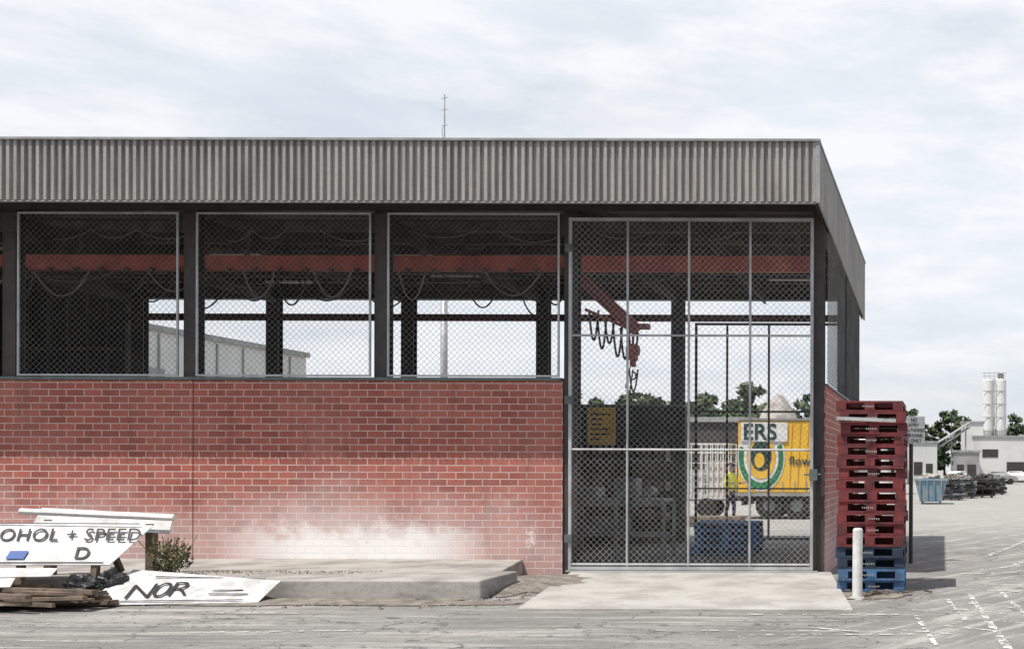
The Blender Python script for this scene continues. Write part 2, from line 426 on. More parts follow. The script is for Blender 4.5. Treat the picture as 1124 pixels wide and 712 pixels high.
B().box(-21.2,FX-.02,-1.23,-1.165,5.39,5.408).make('fascia_bottom_trim','fascia',W)

scr=B(); fr=B()
def frame(b,x0,x1,z0,z1,y,t=.035):
    b.box(x0,x1,y-t/2,y+t/2,z0,z0+t); b.box(x0,x1,y-t/2,y+t/2,z1-t,z1)
    b.box(x0,x0+t,y-t/2,y+t/2,z0+t,z1-t); b.box(x1-t,x1,y-t/2,y+t/2,z0+t,z1-t)
for x0,x1 in ((-17.15,-14.42),(-14.09,-11.64),(-11.37,-8.71),(-8.46,-5.84)):
    frame(fr,x0,x1,3.01,5.50,-.03,.028); chainlink(scr,x0+.03,x1-.03,3.03,5.47,-.032,.092,.0032)
scr.make('window_mesh','wirew',W); fr.make('window_frames','galv',W)
scr=B()
chainlink(scr,.3,3.5,2.96,5.3,-1.80,axis='y',t=.004); chainlink(scr,3.9,7.1,2.96,5.25,-1.80,axis='y',t=.004)
scr.make('side_mesh','wirew',W)

G=empty('chain_link_gate'); b=B()
gx0,gx1,gz0,gz1=-5.68,-1.97,.09,5.42; gy=-.08
frame(b,gx0,gx1,gz0,gz1,gy,.045)
for px in (690,757,824):
    x=(px-1035)/72; b.cyl((x,gy,gz0+.05),(x,gy,gz1-.05),.019,8)
for zz in (3.64,1.91,.17): b.cyl((gx0+.05,gy-.002,zz),(gx1-.05,gy-.002,zz),.017,8)
b.make('frame','galv',G,smooth=False)
b=B(); chainlink(b,gx0+.04,gx1-.04,gz0+.04,gz1-.04,gy+.028,.094,.0042); b.make('mesh','wire',G)
b=B(); b.box(-2.02,-1.90,gy-.1,gy-.03,1.45,1.62); b.cyl((-2.1,gy-.07,1.54),(-1.85,gy-.07,1.54),.015,8)
for zz in (.5,2.6,4.9): b.box(gx0-.05,gx0+.06,gy-.05,gy+.05,zz,zz+.12)
b.make('latch_and_hinges','sill',G)
b=B(); b.box(-5.7,-1.9,-.17,-.05,.062,.078); b.make('bottom_track','galv',G)
G2=empty('rear_gate'); b=B(); frame(b,-5.33,-2.2,.1,4.75,7.36,.05)
for px in (797,843): 
    x=(px-1035)/51.3; b.cyl((x,7.36,.1),(x,7.36,4.72),.025,8)
b.cyl((-5.3,7.36,2.85),(-2.2,7.36,2.85),.022,8); b.cyl((-5.3,7.36,1.2),(-2.2,7.36,1.2),.018,8)
b.make('frame','steel',G2)

# ---------------------------------------------------------------- crane
C=empty('overhead_crane_beam'); b=B(); zc=4.99; yc=1.5
b.box(-20.9,-2.05,yc-.07,yc+.07,zc+.10,zc+.125); b.box(-20.9,-2.05,yc-.07,yc+.07,zc-.125,zc-.10); b.box(-20.9,-2.05,yc-.062,yc-.045,zc-.10,zc+.10)
b.make('i_beam','red',C)
b=B()
for x in (-17.3,-14.27,-11.5,-8.59,-5.69,-2.4): b.beam((x,yc,zc+.12),(x,yc,5.6),.06,.08)
b.cyl((-20,yc+.25,4.80),(-2.1,yc+.25,4.80),.014,6)
b.make('hangers','purlin',C)
def loop(b,x0,x1,y,z,sag,r=.014,n=12):
    pts=[(x0+(x1-x0)*i/n,y,z-sag*(1-(2*i/n-1)**2)) for i in range(n+1)]; b.tube(pts,r,5)
b=B(); bl_=B()
x=-16.8; k=0
while x<-6.4:
    w=random.uniform(.4,1.0); loop(bl_ if k%2 else b,x,x+w,yc-.12,4.84,random.uniform(.30,.62),.015); x+=w*random.choice((1,1,.95,1.15)); k+=1
x=-16.5
while x<-3.8:
    w=random.uniform(.9,1.6); loop(bl_ if k%2 else b,x,x+w,3.3,5.15,random.uniform(.12,.35),.012); x+=w*random.choice((1,1.1,1.5)); k+=1
x=-14
while x<-6.8:
    w=random.uniform(.6,1.2); loop(b,x,x+w,2.3,4.90,random.uniform(.35,.7),.014); x+=w*random.choice((1,1.4,1.8))
x=-16.5
while x<-3.6:
    w=random.uniform(.5,1.2); loop(bl_,x,x+w,.9,5.42,random.uniform(.08,.25),.008); x+=w*random.choice((1,1.3,2))
b.make('festoon_cable','hose',C,smooth=True); bl_.make('festoon_cable_grey','hosel',C,smooth=True)
b=B()
for i in range(26):
    x=-16.8+i*.42; b.box(x,x+.05,yc-.15,yc-.075,4.83,4.90)
b.make('cable_trolleys','purlin',C)
J=empty('jib_hoist'); b=B()
p1=Vector((-5.72,.8,4.70));p2=Vector((-4.80,.8,3.86))
b.beam(p1,p2,.12,.03);d=(p2-p1).normalized();u=Vector((-d.z,0,d.x)); 
if u.z>0:u=-u
b.beam(p1+u*.16,p2+u*.16,.12,.03); b.beam(p1+u*.08,p2+u*.08,.02,.14)
b.beam((-5.7,.8,4.15),(-4.9,.8,3.80),.05,.05)
b.box(-4.88,-4.68,.72,.88,3.84,3.92)
b.make('jib_arm','redd',J)
b=B(); b.box(-5.0,-4.88,.7,.9,3.34,3.60); b.cyl((-5.04,.8,3.5),(-4.84,.8,3.5),.085,14); b.box(-4.98,-4.9,.74,.86,3.24,3.34)
b.make('hoist_block','redd',J,bevel=.015)
b=B(); 
for i in range(6):
    x=-5.64+i*.125; loop(b,x,x+.15,.8+.02*(i%2),4.14-.07*i,.48+.09*math.sin(i*2.3),.018)
b.cyl((-4.94,.8,3.2),(-5.02,.8,2.62),.012,6); b.cyl((-4.94,.8,3.85),(-4.94,.8,3.6),.02,6); b.cyl((-4.97,.8,3.3),(-5.06,.8,2.9),.01,6)
loop(b,-5.0,-4.86,.8,3.2,.35,.014)
b.make('cables','cable',J,smooth=True)
b=B(); pts=[(-4.94+.05*math.cos(t),.8,3.10+.06*math.sin(t)) for t in [math.radians(a) for a in range(90,-200,-20)]]; b.tube(pts,.014,6)
b.make('hook','steel',J,smooth=True)

# ---------------------------------------------------------------- interior things
R=empty('roller_conveyor'); b=B()
for yy in (3.0,3.8): b.box(-6.75,-4.95,yy,yy+.05,.95,1.07)
for x in (-6.7,-5.85,-5.0):
    for yy in (3.0,3.8): b.box(x,x+.06,yy,yy+.05,.03,.95)
    b.box(x,x+.05,3.06,3.79,.35,.4)
b.box(-6.7,-5,3.2,3.7,.4,.46); b.box(-6.5,-5.7,3.3,3.6,.47,.75)
b.make('frame','machine',R); b=B()
for i in range(14): b.cyl((-6.7+i*.13,3.06,1.04),(-6.7+i*.13,3.79,1.04),.045,10)
b.make('rollers','machine',R); b=B()
b.box(-6.6,-6.2,3.1,3.7,1.10,1.28); b.box(-5.9,-5.5,3.15,3.6,1.10,1.45); b.cyl((-5.3,3.2,1.2),(-5.3,3.6,1.2),.1,12)
b.make('machine_heads','machine',R,bevel=.02)
T=empty('steel_rack'); b=B()
for x in (-7.7,-6.6,-5.75): b.box(x,x+.06,6.2,6.26,.03,2.3); b.box(x,x+.06,6.9,6.96,.03,2.3)
for zz in (.5,1.1,1.7,2.25): b.box(-7.7,-5.69,6.2,6.25,zz,zz+.07); b.box(-7.7,-5.69,6.9,6.95,zz,zz+.07)
b.make('frame','steel',T); b=B()
for zz in (.57,1.17,1.77):
    for i in range(6):
        x=-7.55+i*.32; h=random.uniform(.12,.38); b.box(x,x+.24,6.3,6.8,zz,zz+h)
b.make('boxes','purlin',T,bevel=.01)
Y=empty('yellow_notice_board'); B().box(-7.20,-6.64,5.90,5.93,2.1,2.86).make('board','yelsign',Y)
b=B()
for i in range(6): b.box(-7.13,-7.13+random.uniform(.2,.42),5.894,5.899,2.2+i*.1,2.235+i*.1)
b.make('lettering','black',Y); b=B(); b.box(-7.15,-7.11,5.935,5.97,.03,2.8); b.box(-6.72,-6.68,5.935,5.97,.03,2.8); b.make('posts','steel',Y)

# ---------------------------------------------------------------- pallets
def pallet(b,x,y,z,w=.88,d=1.15,h=.145,rot=0):
    c,s=math.cos(rot),math.sin(rot)
    def bx(x0,x1,y0,y1,z0,z1):
        pts=[]
        for zz in (z0,z1):
            for xx,yy in ((x0,y0),(x1,y0),(x1,y1),(x0,y1)): pts.append((x+xx*c-yy*s,y+xx*s+yy*c,z+zz))
        b.hexa(pts)
    hw,hd=w/2,d/2
    for i in range(8):
        yy=-hd+i*(d-.11)/7; bx(-hw,hw,yy,yy+.11,h-.026,h)
    for xx in (-hw,-.065,hw-.13):
        for yy in (-hd,-.07,hd-.14): bx(xx,xx+.13,yy,yy+.14,.026,h-.052)
        bx(xx,xx+.13,-hd,hd,h-.0515,h-.0265)
    for yy in (-hd+.002,-.05,hd-.1): bx(-hw,hw,yy,yy+.1,0,.0255)
    bx(-hw+.14,hw-.14,-.045,.045,.03,h-.055)
P=empty('pallet_stack'); rb=B();bb=B();b2=B()
for i in range(17):
    t=(rb if i>3 else (b2 if i>1 else bb))
    off=random.uniform(-.025,.025)
    pallet(t,-.95+off,-1.85+random.uniform(-.03,.03),.01+i*.148,rot=random.uniform(-.03,.03))
rb.make('red_pallets','pred',P); bb.make('blue_pallets','pblue',P); b2.make('dark_blue_pallets','pblue2',P)
b=B()
for i in range(17):
    if random.random()<.7:
        x=-1.02+random.uniform(-.05,.05); zz=.01+i*.148+.055
        for k in range(6): b.box(x+k*.026,x+k*.026+.013,-2.475,-2.460,zz+random.uniform(0,.010),zz+.026)
b.make('stencil','bgrey',P)
b=B(); b.beam((-1.40,-2.49,2.29),(-.62,-2.49,2.26),.005,.045); b.beam((-.49,-2.44,2.26),(-.49,-1.3,2.24),.005,.03)
b.make('strap','galv',P)
P2=empty('pallet_stack'); b=B()
for i in range(4): pallet(b,-4.05+random.uniform(-.02,.02),4.4,.035+i*.148,1.15,1.0,rot=random.uniform(-.03,.03))
b.make('blue_pallets','pblue3',P2)

Bo=empty('white_bollard'); b=B(); b.cyl((-1.07,-3.2,0),(-1.065,-3.2,.86),.063,20); b.cyl((-1.065,-3.2,.86),(-1.065,-3.2,.885),.063,20,.045)
b.make('post','white',Bo)
b=B(); b.cyl((-1.07,-3.2,0),(-1.07,-3.2,.03),.11,16,.08); b.make('base','slab',Bo)
b=B()
for i in range(18):
    x=random.gauss(-.85,.22);y=random.gauss(-2.85,.14);a=random.uniform(0,3);L=random.uniform(.05,.2)
    b.beam((x,y,.02+random.random()*.03),(x+L*math.cos(a),y+L*math.sin(a),.02+random.random()*.05),.03,.02)
b.make('timber_debris','timber')

Sg=empty('no_entry_sign'); s=1296/20.4
xs=(1000-1035)/s; b=B(); b.cyl((xs,2.4,0),(xs,2.4,2.55),.035,12); b.make('post','steel',Sg)
b=B(); b.box((994-1035)/s,(1015-1035)/s,2.34,2.352,1.62+28/s,1.62+58/s); b.make('panel','galv',Sg,bevel=.002)
for i,t in enumerate(('NO','ENTRY','AUTHORISED','PERSONNEL','ONLY')):
    text('lettering_%d'%(i+1),t,((994.5-1035)/s+(.08 if i in(0,4) else .01),2.334,1.62+(58-5.6*(i+1))/s),(1,0,0),(0,0,1),.085,'black',Sg,.001,1,.62 if i in(2,3) else .8)

# ---------------------------------------------------------------- scrap signs left
def panel(name,c,parent,mat='signw',t=.012):
    c=[Vector(p) for p in c]; n=(c[1]-c[0]).cross(c[3]-c[0]).normalized()*t
    return B().hexa([p for p in c]+[p+n for p in c]).make(name,mat,parent,bevel=.003)
A=empty('road_sign_panel')
bl=Vector((-12.6,-3.72,.43)); br=Vector((-10.10,-3.69,.44)); tr=Vector((-9.86,-3.25,.90)); tl=Vector((-12.6,-3.28,.94))
panel('panel',[br,bl,tl,tr],A)
rt=(br-bl).normalized(); up=(tl-bl).normalized(); nrm=rt.cross(up).normalized()
def on(u,v,o=.016): return bl+rt*u+up*v+nrm*o
text('lettering','ALCOHOL + SPEED',on(.50,.36),rt,up,.27,'black',A,.002,1.08,.90,.004,-.3)
text('lettering_2','D',on(2.03,.08),rt,up,.26,'black',A,.002,1.1,1.0,.004,-.25)
b=B()
for (u0,v0,u1,v1) in ((.03,.03,2.42,.03),(.03,.64,2.6,.62)): b.beam(on(u0,v0,.014),on(u1,v1,.014),.014,.002,nrm)
b.make('border','black',A)
b=B(); b.hexa([on(1.22,.08,.014),on(1.44,.08,.014),on(1.44,.20,.014),on(1.22,.20,.014),on(1.22,.08,.02),on(1.44,.08,.02),on(1.44,.20,.02),on(1.22,.20,.02)]); b.make('blue_label','blue',A)
b=B(); b.beam(on(0,.3,-.05),on(2.4,.3,-.05),.04,.04); 
for u in (.4,2.2): b.beam(on(u,.5,-.02),on(u,.5,-.02)+Vector((0,.3,-.5)),.06,.06)
for u in (.4,1.4,2.3): b.beam(on(u,.05,-.03),Vector((on(u,.05).x,-3.68,0)),.07,.07)
b.make('back_frame','timber',A)
A2=empty('road_sign_panel'); panel('panel',[(-9.86,-2.95,.78),(-11.62,-2.95,.86),(-11.6,-2.80,1.10),(-9.9,-2.80,1.02)],A2)
b=B(); b.cyl((-11.7,-3.02,1.06),(-9.75,-3.02,.98),.04,10); b.make('rolled_edge','white',A2)
b=B(); b.box(-11.5,-11.4,-2.9,-2.8,.24,.95); b.box(-10.2,-10.1,-2.9,-2.8,.24,.9); b.make('supports','timber',A2)
A3=empty('road_sign_panel')
q=[Vector((-8.12,-4.0,.03)),Vector((-10.02,-4.28,.02)),Vector((-10.02,-3.38,.36)),Vector((-8.10,-3.55,.24))]
panel('panel',q,A3)
rt=(q[0]-q[1]).normalized(); up=(q[2]-q[1]); n3=rt.cross(up).normalized(); up=n3.cross(rt)
def on3(u,v,o=.022): return q[1]+rt*u+up*v+n3*o
text('lettering','N0R',on3(.38,.10),rt+up*.12,up,.55,'black',A3,.001,.8,.75,-.01)
b=B()
for (u0,v0,u1,v1) in ((.15,.05,1.75,.03),(.5,.70,1.8,.58),(1.3,.2,1.75,.18),(1.3,.3,1.65,.29)): b.beam(on3(u0,v0,.02),on3(u1,v1,.02),.02,.002,n3)
b.make('border','black',A3)
A4=empty('road_sign_panel'); panel('panel',[(-10.5,-4.1,.34),(-12.6,-4.2,.30),(-12.6,-3.95,.42),(-10.55,-3.92,.42)],A4)
panel('folded_edge',[(-10.9,-4.2,.22),(-12.6,-4.32,.18),(-12.6,-4.22,.29),(-10.9,-4.12,.32)],A4)
B().box(-12.4,-11.2,-4.05,-3.95,.0,.22).make('supports','timber',A4)
tb=empty('scrap_timber_pile'); b=B()
for i in range(40):
    x=random.uniform(-13,-10.3);y=random.uniform(-4.75,-3.9);L=random.uniform(.5,1.7);a=random.gauss(0,.25);h=.03+random.random()*.18
    b.beam((x,y,h),(min(x+L*math.cos(a),-9.6),y+L*math.sin(a),h+random.uniform(-.03,.05)),random.uniform(.04,.14),random.uniform(.02,.05))
b.make('boards','timber',tb)
b=B()
for i in range(14):
    x=random.uniform(-13,-11);y=random.uniform(-4.9,-4.2);L=random.uniform(.9,2);a=random.gauss(0,.12)
    b.beam((x,y,.06),(x+L*math.cos(a),y+L*math.sin(a),.1),random.uniform(.02,.06),.02)
b.make('pale_battens','slab',tb)
def crumple(name,cx,cy,cz,rx,ry,rz,mat,seed,parent=None):
    bm=bmesh.new(); bmesh.ops.create_icosphere(bm,subdivisions=4,radius=1)
    for v in bm.verts:
        p=v.co.copy(); k=1+.55*mn.noise(p*1.7+Vector((seed,0,0)))+.3*mn.noise(p*5)+.12*mn.noise(p*12)
        v.co=Vector((cx+p.x*k*rx,cy+p.y*k*ry,max(.0,cz+p.z*k*rz)))
    me=bpy.data.meshes.new(name); bm.to_mesh(me); bm.free(); me.materials.append(M[mat]); o=bpy.data.objects.new(name,me); link(o)
    if parent:o.parent=parent
    return o
ps=empty('black_plastic_sheeting')
crumple('sheet_1',-10.30,-3.9,.14,.24,.13,.17,'plast',3,ps); crumple('sheet_3',-10.05,-3.72,.2,.14,.12,.18,'plast',19,ps)
def leaves(bd,bl,c,r,n,size,rnd=random):
    for i in range(n):
        while True:
            p=Vector((rnd.uniform(-1,1),rnd.uniform(-1,1),rnd.uniform(-1,1)))
            if p.length<1: break
        p=Vector((c[0]+p.x*r[0],c[1]+p.y*r[1],c[2]+p.z*r[2]))
        a=Vector((rnd.gauss(0,1),rnd.gauss(0,1),rnd.gauss(0,1))).normalized(); e=a.orthogonal().normalized()
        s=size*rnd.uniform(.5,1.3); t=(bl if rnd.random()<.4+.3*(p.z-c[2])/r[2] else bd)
        t.poly([p-a*s,p+e*s*.5,p+a*s,p-e*s*.5])
wd=empty('weed_plant'); d_=B();l_=B()
for i in range(22):
    x=-9.84+random.gauss(0,.09);y=-3.0+random.gauss(0,.10);leaves(d_,l_,(x,y,.28+random.random()*.36),(.10,.10,.12),60,.02)
d_.make('dark_leaves','weedd',wd);l_.make('dry_leaves','weedl',wd)
b=B()
for i in range(26): b.cyl((-9.84+random.gauss(0,.05),-3.0,.24),(-9.84+random.gauss(0,.15),-3.0+random.gauss(0,.1),.25+random.uniform(.3,.52)),.005,5)
b.make('stems','weedl',wd)

# ---------------------------------------------------------------- mast
Ms=empty('antenna_mast'); b=B(); s=1296/30; x=(487-1035)/s
b.cyl((x,12,0),(x,12,7.0),.10,14,.08); b.make('pole','galv',Ms,smooth=True)
b=B(); b.cyl((x,12,7.0),(x,12,11.1),.025,8,.015)
for zz in (10.3,10.7,11.0,9.9): b.beam((x-.08,12,zz),(x+.08,12,zz+.03),.015,.015)
b.tube([(x+.06*math.cos(k),12+.06*math.sin(k),8.2+k*.12) for k in [i*.6 for i in range(30)]],.008,4)
b.make('whip','galv',Ms)

# ---------------------------------------------------------------- truck
TR=empty('curtain_side_truck'); b=B(); x0,x1,y0,y1,z0,z1=-6.6,-3.15,20,22.3,.85,3.18
b.box(x0,x1,y0,y1,z0,z1); b.make('curtain_body','yellow',TR,bevel=.04)
b=B(); b.box(x0-.02,x1+.02,y0-.03,y1+.03,z1,z1+.07); b.box(x0-.02,x1+.02,y0-.03,y1+.03,z0-.1,z0)
for i in range(9): xx=x0+.3+i*.38; b.box(xx,xx+.03,y0-.02,y0-.005,z0,z0+.35)
b.make('rails','bgrey',TR)
b=B()
for i in range(7): xx=-4.95+i*.26; b.hexa([(xx,y0-.012,z0+.1),(xx+.03,y0-.012,z0+.1),(xx+.03,y0+.005,z0+.1),(xx,y0+.005,z0+.1),(xx+.1,y0-.012,z1-.1),(xx+.13,y0-.012,z1-.1),(xx+.13,y0+.005,z1-.1),(xx+.1,y0+.005,z1-.1)])
b.make('curtain_folds','orange',TR)
b=B(); b.box(x0+.1,x1+1.3,20.5,20.65,.6,.76); b.box(x0+.1,x1+1.3,21.6,21.75,.6,.76); b.box(x0+.1,x0+.2,20.1,22.2,.45,.7)
b.box(-4.9,-3.4,20.1,20.4,.35,.75)
b.make('chassis','steel',TR)
b=B()
for xx in (-5.6,-4.7,-2.35):
    for yy in (20.05,21.95): b.cyl((xx,yy,.45),(xx,yy+.28,.45),.44,20)
b.make('tyres','rubber',TR)
b=B()
for xx in (-5.6,-4.7,-2.35): b.cyl((xx,20.03,.45),(xx,20.06,.45),.2,16)
b.make('wheel_hubs','machine',TR)
b=B(); b.hexa([(-3.0,20.1,.6),(-1.6,20.1,.6),(-1.6,22.2,.6),(-3.0,22.2,.6),(-3.0,20.1,2.6),(-1.95,20.1,2.6),(-1.95,22.2,2.6),(-3.0,22.2,2.6)]); b.make('cab','white',TR,bevel=.08)
b=B(); b.box(-2.75,-2.1,20.07,20.095,1.6,2.3); b.make('cab_window','glass',TR)
def ring(name,cx,cz,rx,rz,y,mat,inner=0,a0=0,a1=360,n=40):
    b=B()
    for k in range(n):
        t0=math.radians(a0+(a1-a0)*k/n);t1=math.radians(a0+(a1-a0)*(k+1)/n)
        b.poly([(cx+rx*math.cos(t0),y,cz+rz*math.sin(t0)),(cx+rx*math.cos(t1),y,cz+rz*math.sin(t1)),(cx+rx*inner*math.cos(t1),y,cz+rz*inner*math.sin(t1)),(cx+rx*inner*math.cos(t0),y,cz+rz*inner*math.sin(t0))])
    return b.make(name,mat,TR)
cx,cz=-5.85,2.0
ring('logo_panel',cx,cz,.76,1.10,19.985,'white'); ring('logo_green_swoosh',cx,cz,.72,1.04,19.978,'green',.78,160,385)
ring('logo_centre',cx,cz,.47,.70,19.970,'yellow')
ring('logo_emblem',cx,cz+.05,.34,.50,19.965,'dgreen')
ring('logo_highlight',cx-.05,cz-.1,.16,.24,19.960,'yellow')
B().box(-6.50,-5.0,19.950,19.957,2.50,3.12).make('logo_band','white',TR)
text('lettering','ERS',(-6.44,19.94,2.57),(1,0,0),(0,0,1),.72,'dgreen',TR,.004,1,.98,.02)
text('lettering_2','flower',(-4.95,19.975,1.75),(1,0,0),(0,0,1),.40,'dgreen',TR,.004)

CT=empty('caged_trailer'); b=B(); cx0,cx1,cy0,cy1=-8.5,-7.1,21,22.4
for zz in (.75,1.1,1.45,1.8,2.15,2.44):
    for yy in (cy0,cy1): b.box(cx0,cx1,yy,yy+.03,zz,zz+.03)
    for xx in (cx0,cx1): b.box(xx,xx+.03,cy0+.03,cy1,zz,zz+.03)
n=9
for i in range(n):
    xx=cx0+(cx1-cx0)*i/(n-1)
    for yy in (cy0-.031,cy1+.031): b.box(xx,xx+.035,yy,yy+.03,.72,2.47)
b.make('cage','white',CT)
b=B(); b.box(cx0,cx1,cy0,cy1,.6,.72); b.box(cx0+.1,cx0+.6,cy0+.2,cy1-.2,.72,1.6); b.box(cx0+.7,cx1-.1,cy0+.2,cy1-.3,.72,1.9); b.make('deck_and_load','bwhite',CT,bevel=.03)
b=B(); 
for yy in (cy0-.05,cy1-.1): b.cyl((-7.8,yy,.33),(-7.8,yy+.18,.33),.33,18)
b.make('wheels','rubber',CT); b=B(); b.box(cx1,cx1+.9,21.65,21.75,.55,.62); b.make('drawbar','steel',CT)
ts=empty('timber_stack'); b=B()
for i in range(5):
    for j in range(3): b.box(-7.6+j*.02,-5.7+random.uniform(-.1,.1),15.0+i*.22,15.18+i*.22,.02+j*.09,.10+j*.09)
b.make('planks','timber',ts)

# ---------------------------------------------------------------- worker
def person(name,loc,rotz):
    E=empty(name); V=[];Ed=[];Rr=[]
    def v(p,r): V.append(Vector(p));Rr.append(r if isinstance(r,tuple) else (r,r));return len(V)-1
    pel=v((0,0,.94),(.15,.12)); wa=v((.01,0,1.10),(.145,.11)); ch=v((.02,0,1.33),(.17,.12)); nb=v((.01,0,1.48),.065); nk=v((.03,0,1.55),.055); h1=v((.045,0,1.62),(.08,.085)); h2=v((.04,0,1.72),(.085,.09))
    for a,b_ in ((pel,wa),(wa,ch),(ch,nb),(nb,nk),(nk,h1),(h1,h2)): Ed.append((a,b_))
    hands=[]
    for sgn in (1,-1):
        sh=v((.01,sgn*.19,1.43),.07); 
        if sgn==1: el=v((.10,.24,1.17),.047); wr=v((.32,.20,1.20),.033); ha=v((.40,.19,1.21),(.04,.022))
        else: el=v((-.02,-.25,1.15),.047); wr=v((.08,-.25,.92),.033); ha=v((.11,-.245,.84),(.04,.022))
        Ed+=[(ch,sh),(sh,el),(el,wr),(wr,ha)]; hands.append((V[wr],V[ha],sgn))
        hp=v((0,sgn*.09,.88),.10); kn=v((.03+.05*sgn,sgn*.11,.49),.068); an=v((-.03+.09*sgn,sgn*.12,.09),.045); to=v((.11+.09*sgn,sgn*.135,.045),.042)
        Ed+=[(pel,hp),(hp,kn),(kn,an),(an,to)]
    me=bpy.data.meshes.new('b'); me.from_pydata([tuple(x) for x in V],Ed,[]); o=bpy.data.objects.new('b',me); link(o)
    sk=o.modifiers.new('s','SKIN'); sk.use_smooth_shade=True
    for i,sv in enumerate(me.skin_vertices[0].data): sv.radius=Rr[i]; sv.use_root=(i==0)
    sb=o.modifiers.new('u','SUBSURF'); sb.levels=2
    dg=bpy.context.evaluated_depsgraph_get(); m2=bpy.data.meshes.new_from_object(o.evaluated_get(dg)); bpy.data.objects.remove(o)
    m2.materials.clear()
    for k in ('navy','hivis','skin','rubber'): m2.materials.append(M[k])
    for p in m2.polygons:
        c=p.center; p.use_smooth=True
        if c.z<.11: k=3
        elif c.z>1.51: k=2
        elif (c-hands[0][0]).length<.13 or (c-hands[1][0]).length<.12: k=2
        elif c.z>.95 or abs(c.y)>.215: k=1
        else: k=0
        p.material_index=k
    body=bpy.data.objects.new('body',m2); link(body); body.parent=E
    b=B()
    for wr,ha,sg in hands:
        d=(ha-wr).normalized(); side=Vector((0,1,0)) if abs(d.y)<.7 else Vector((1,0,0)); side=(side-d*side.dot(d)).normalized(); n=d.cross(side)
        for i,L in enumerate((.065,.078,.072,.055)):
            a=ha+side*(-.03+i*.02)+d*.02; k=a+d*L*.55+n*.005; e=k+d*L*.4+n*.025; b.cyl(a,k,.009,6,.008); b.cyl(k,e,.008,6,.006)
        a=ha-side*.03-d*.02; b.cyl(a,a-side*.035+d*.035,.011,6,.008)
    b.make('fingers','skin',E,smooth=True)
    b=B(); b.cyl((.135,0,1.69),(.155,0,1.655),.008,6,.016); b.cyl((.04,.088,1.67),(.04,.1,1.67),.025,8); b.cyl((.04,-.1,1.67),(.04,-.088,1.67),.025,8); b.make('nose_and_ears','skin',E)
    b=B(); b.cyl((.12,.035,1.69),(.135,.035,1.69),.011,8); b.cyl((.12,-.035,1.69),(.135,-.035,1.69),.011,8); b.box(.125,.137,-.025,.025,1.615,1.622); b.make('eyes_and_mouth','black',E)
    b=B(); b.cyl((.03,0,1.72),(.03,0,1.79),.105,16,.085); b.cyl((.03,0,1.79),(.03,0,1.815),.085,16,.04); b.box(.10,.21,-.07,.07,1.715,1.727); b.make('cap','navy',E,smooth=False)
    b=B()
    for zz in (1.16,): b.cyl((.01,0,zz),(.01,0,zz+.04),.158,18,.16,cap=False)
    b.make('reflective_bands','bgrey',E)
    E.location=loc; E.rotation_euler=(0,0,rotz); return E
person('worker',(-6.56,18.4,0),math.radians(-20))

# ---------------------------------------------------------------- far setting
def simple_building(name,x0,x1,y0,y1,h,mat,openings=(),roofmat='roofouter'):
    E=empty(name); B().box(x0,x1,y0,y1,-.1,h).make('walls',mat,E)
    B().box(x0-.15,x1+.15,y0-.15,y1+.15,h,h+.25).make('roof_parapet',roofmat,E)
    if openings:
        b=B()
        for a,c,z0,z1 in openings: b.box(a,c,y0-.06,y0-.01,z0,z1)
        b.make('doors_and_windows','dark',E)
    return E
Wb=simple_building('white_factory_building',-52,-34,12,45,7.5,'bwhite')
b=B()
for i in range(6): b.box(-34+.0,-33.95,16+i*5,18.5+i*5,4.9,5.9)
for i in range(16): b.box(-33.99,-33.93,12.6+i*2.05,12.68+i*2.05,0,7.4)
b.make('side_windows','bgrey',Wb)
simple_building('storage_shed',-15.0,-9.6,42,47,4.0,'dark',((-14.5,-12.5,0,3),(-12,-10,0,3)))
simple_building('white_office_building',3.9,34,132,150,5.7,'bwhite',((8.1,10.6,0,2.6),(13,16,0,2.6),(18,20,3,4),(5,7,3.2,4.2)))
simple_building('plant_room',2.4,5.2,134,140,7.6,'bwhite')
simple_building('white_depot_building',-4.2,-.7,120,135,4.7,'bwhite',((-3.4,-2.4,1,2.5),(-2,-1.2,0,2.3)))
simple_building('grey_shed',1.2,4.2,118,124,3.6,'bgrey',((1.6,2.4,0,2.2),(2.8,3.8,0,2.2)))
simple_building('low_shed',-30,-4.8,110,120,3.4,'bgrey',((-12,-9,0,2.4),(-18,-15,0,2.4)))
SI=empty('twin_silos'); b=B()
for xx in (6.85,8.75):
    b.cyl((xx,162,7.6),(xx,162,15.2),.88,20); b.cyl((xx,162,5.6),(xx,162,7.6),.25,20,.88); b.cyl((xx,162,15.2),(xx,162,15.6),.88,20,.5)
b.make('barrels','white',SI,smooth=False); b=B()
for xx in (6.05,7.7,7.9,9.5):
    for yy in (161.3,162.7): b.box(xx,xx+.12,yy,yy+.12,0,7.8)
for xx in (6.3,7.0,7.7,8.4,9.1): b.box(xx,xx+.06,161.3,161.36,15.3,16.3)
b.box(6.0,9.6,161.28,161.36,16.25,16.33); b.box(6.0,9.6,161.28,161.36,15.8,15.86); b.box(7.75,7.85,161,161.1,6,15.5); b.box(8.3,9.2,161.4,162.6,15.5,16.2)
for zz in (9.5,11.5,13.5): b.box(6.0,9.6,161.05,161.1,zz,zz+.1)
b.make('frame_and_rails','bgrey',SI)
CV=empty('inclined_conveyor'); b=B(); pa=Vector((-1.2,128,4.0));pb=Vector((3.3,130,6.9))
b.beam(pa,pb,.8,.12); b.beam(pa+Vector((0,0,.6)),pb+Vector((0,0,.6)),.8,.1)
for i in range(9):
    a=pa.lerp(pb,i/9);c=pa.lerp(pb,(i+1)/9)+Vector((0,0,.6)); b.beam(a,c,.06,.06)
for f in (.1,.5,.9): a=pa.lerp(pb,f); b.box(a.x-.08,a.x+.08,a.y-.08,a.y+.08,0,a.z)
b.make('truss','bgrey',CV)
SK=empty('skip_bin'); b=B(); s=1296/55; 
xa,xb=(1004-1035)/s,(1040-1035)/s
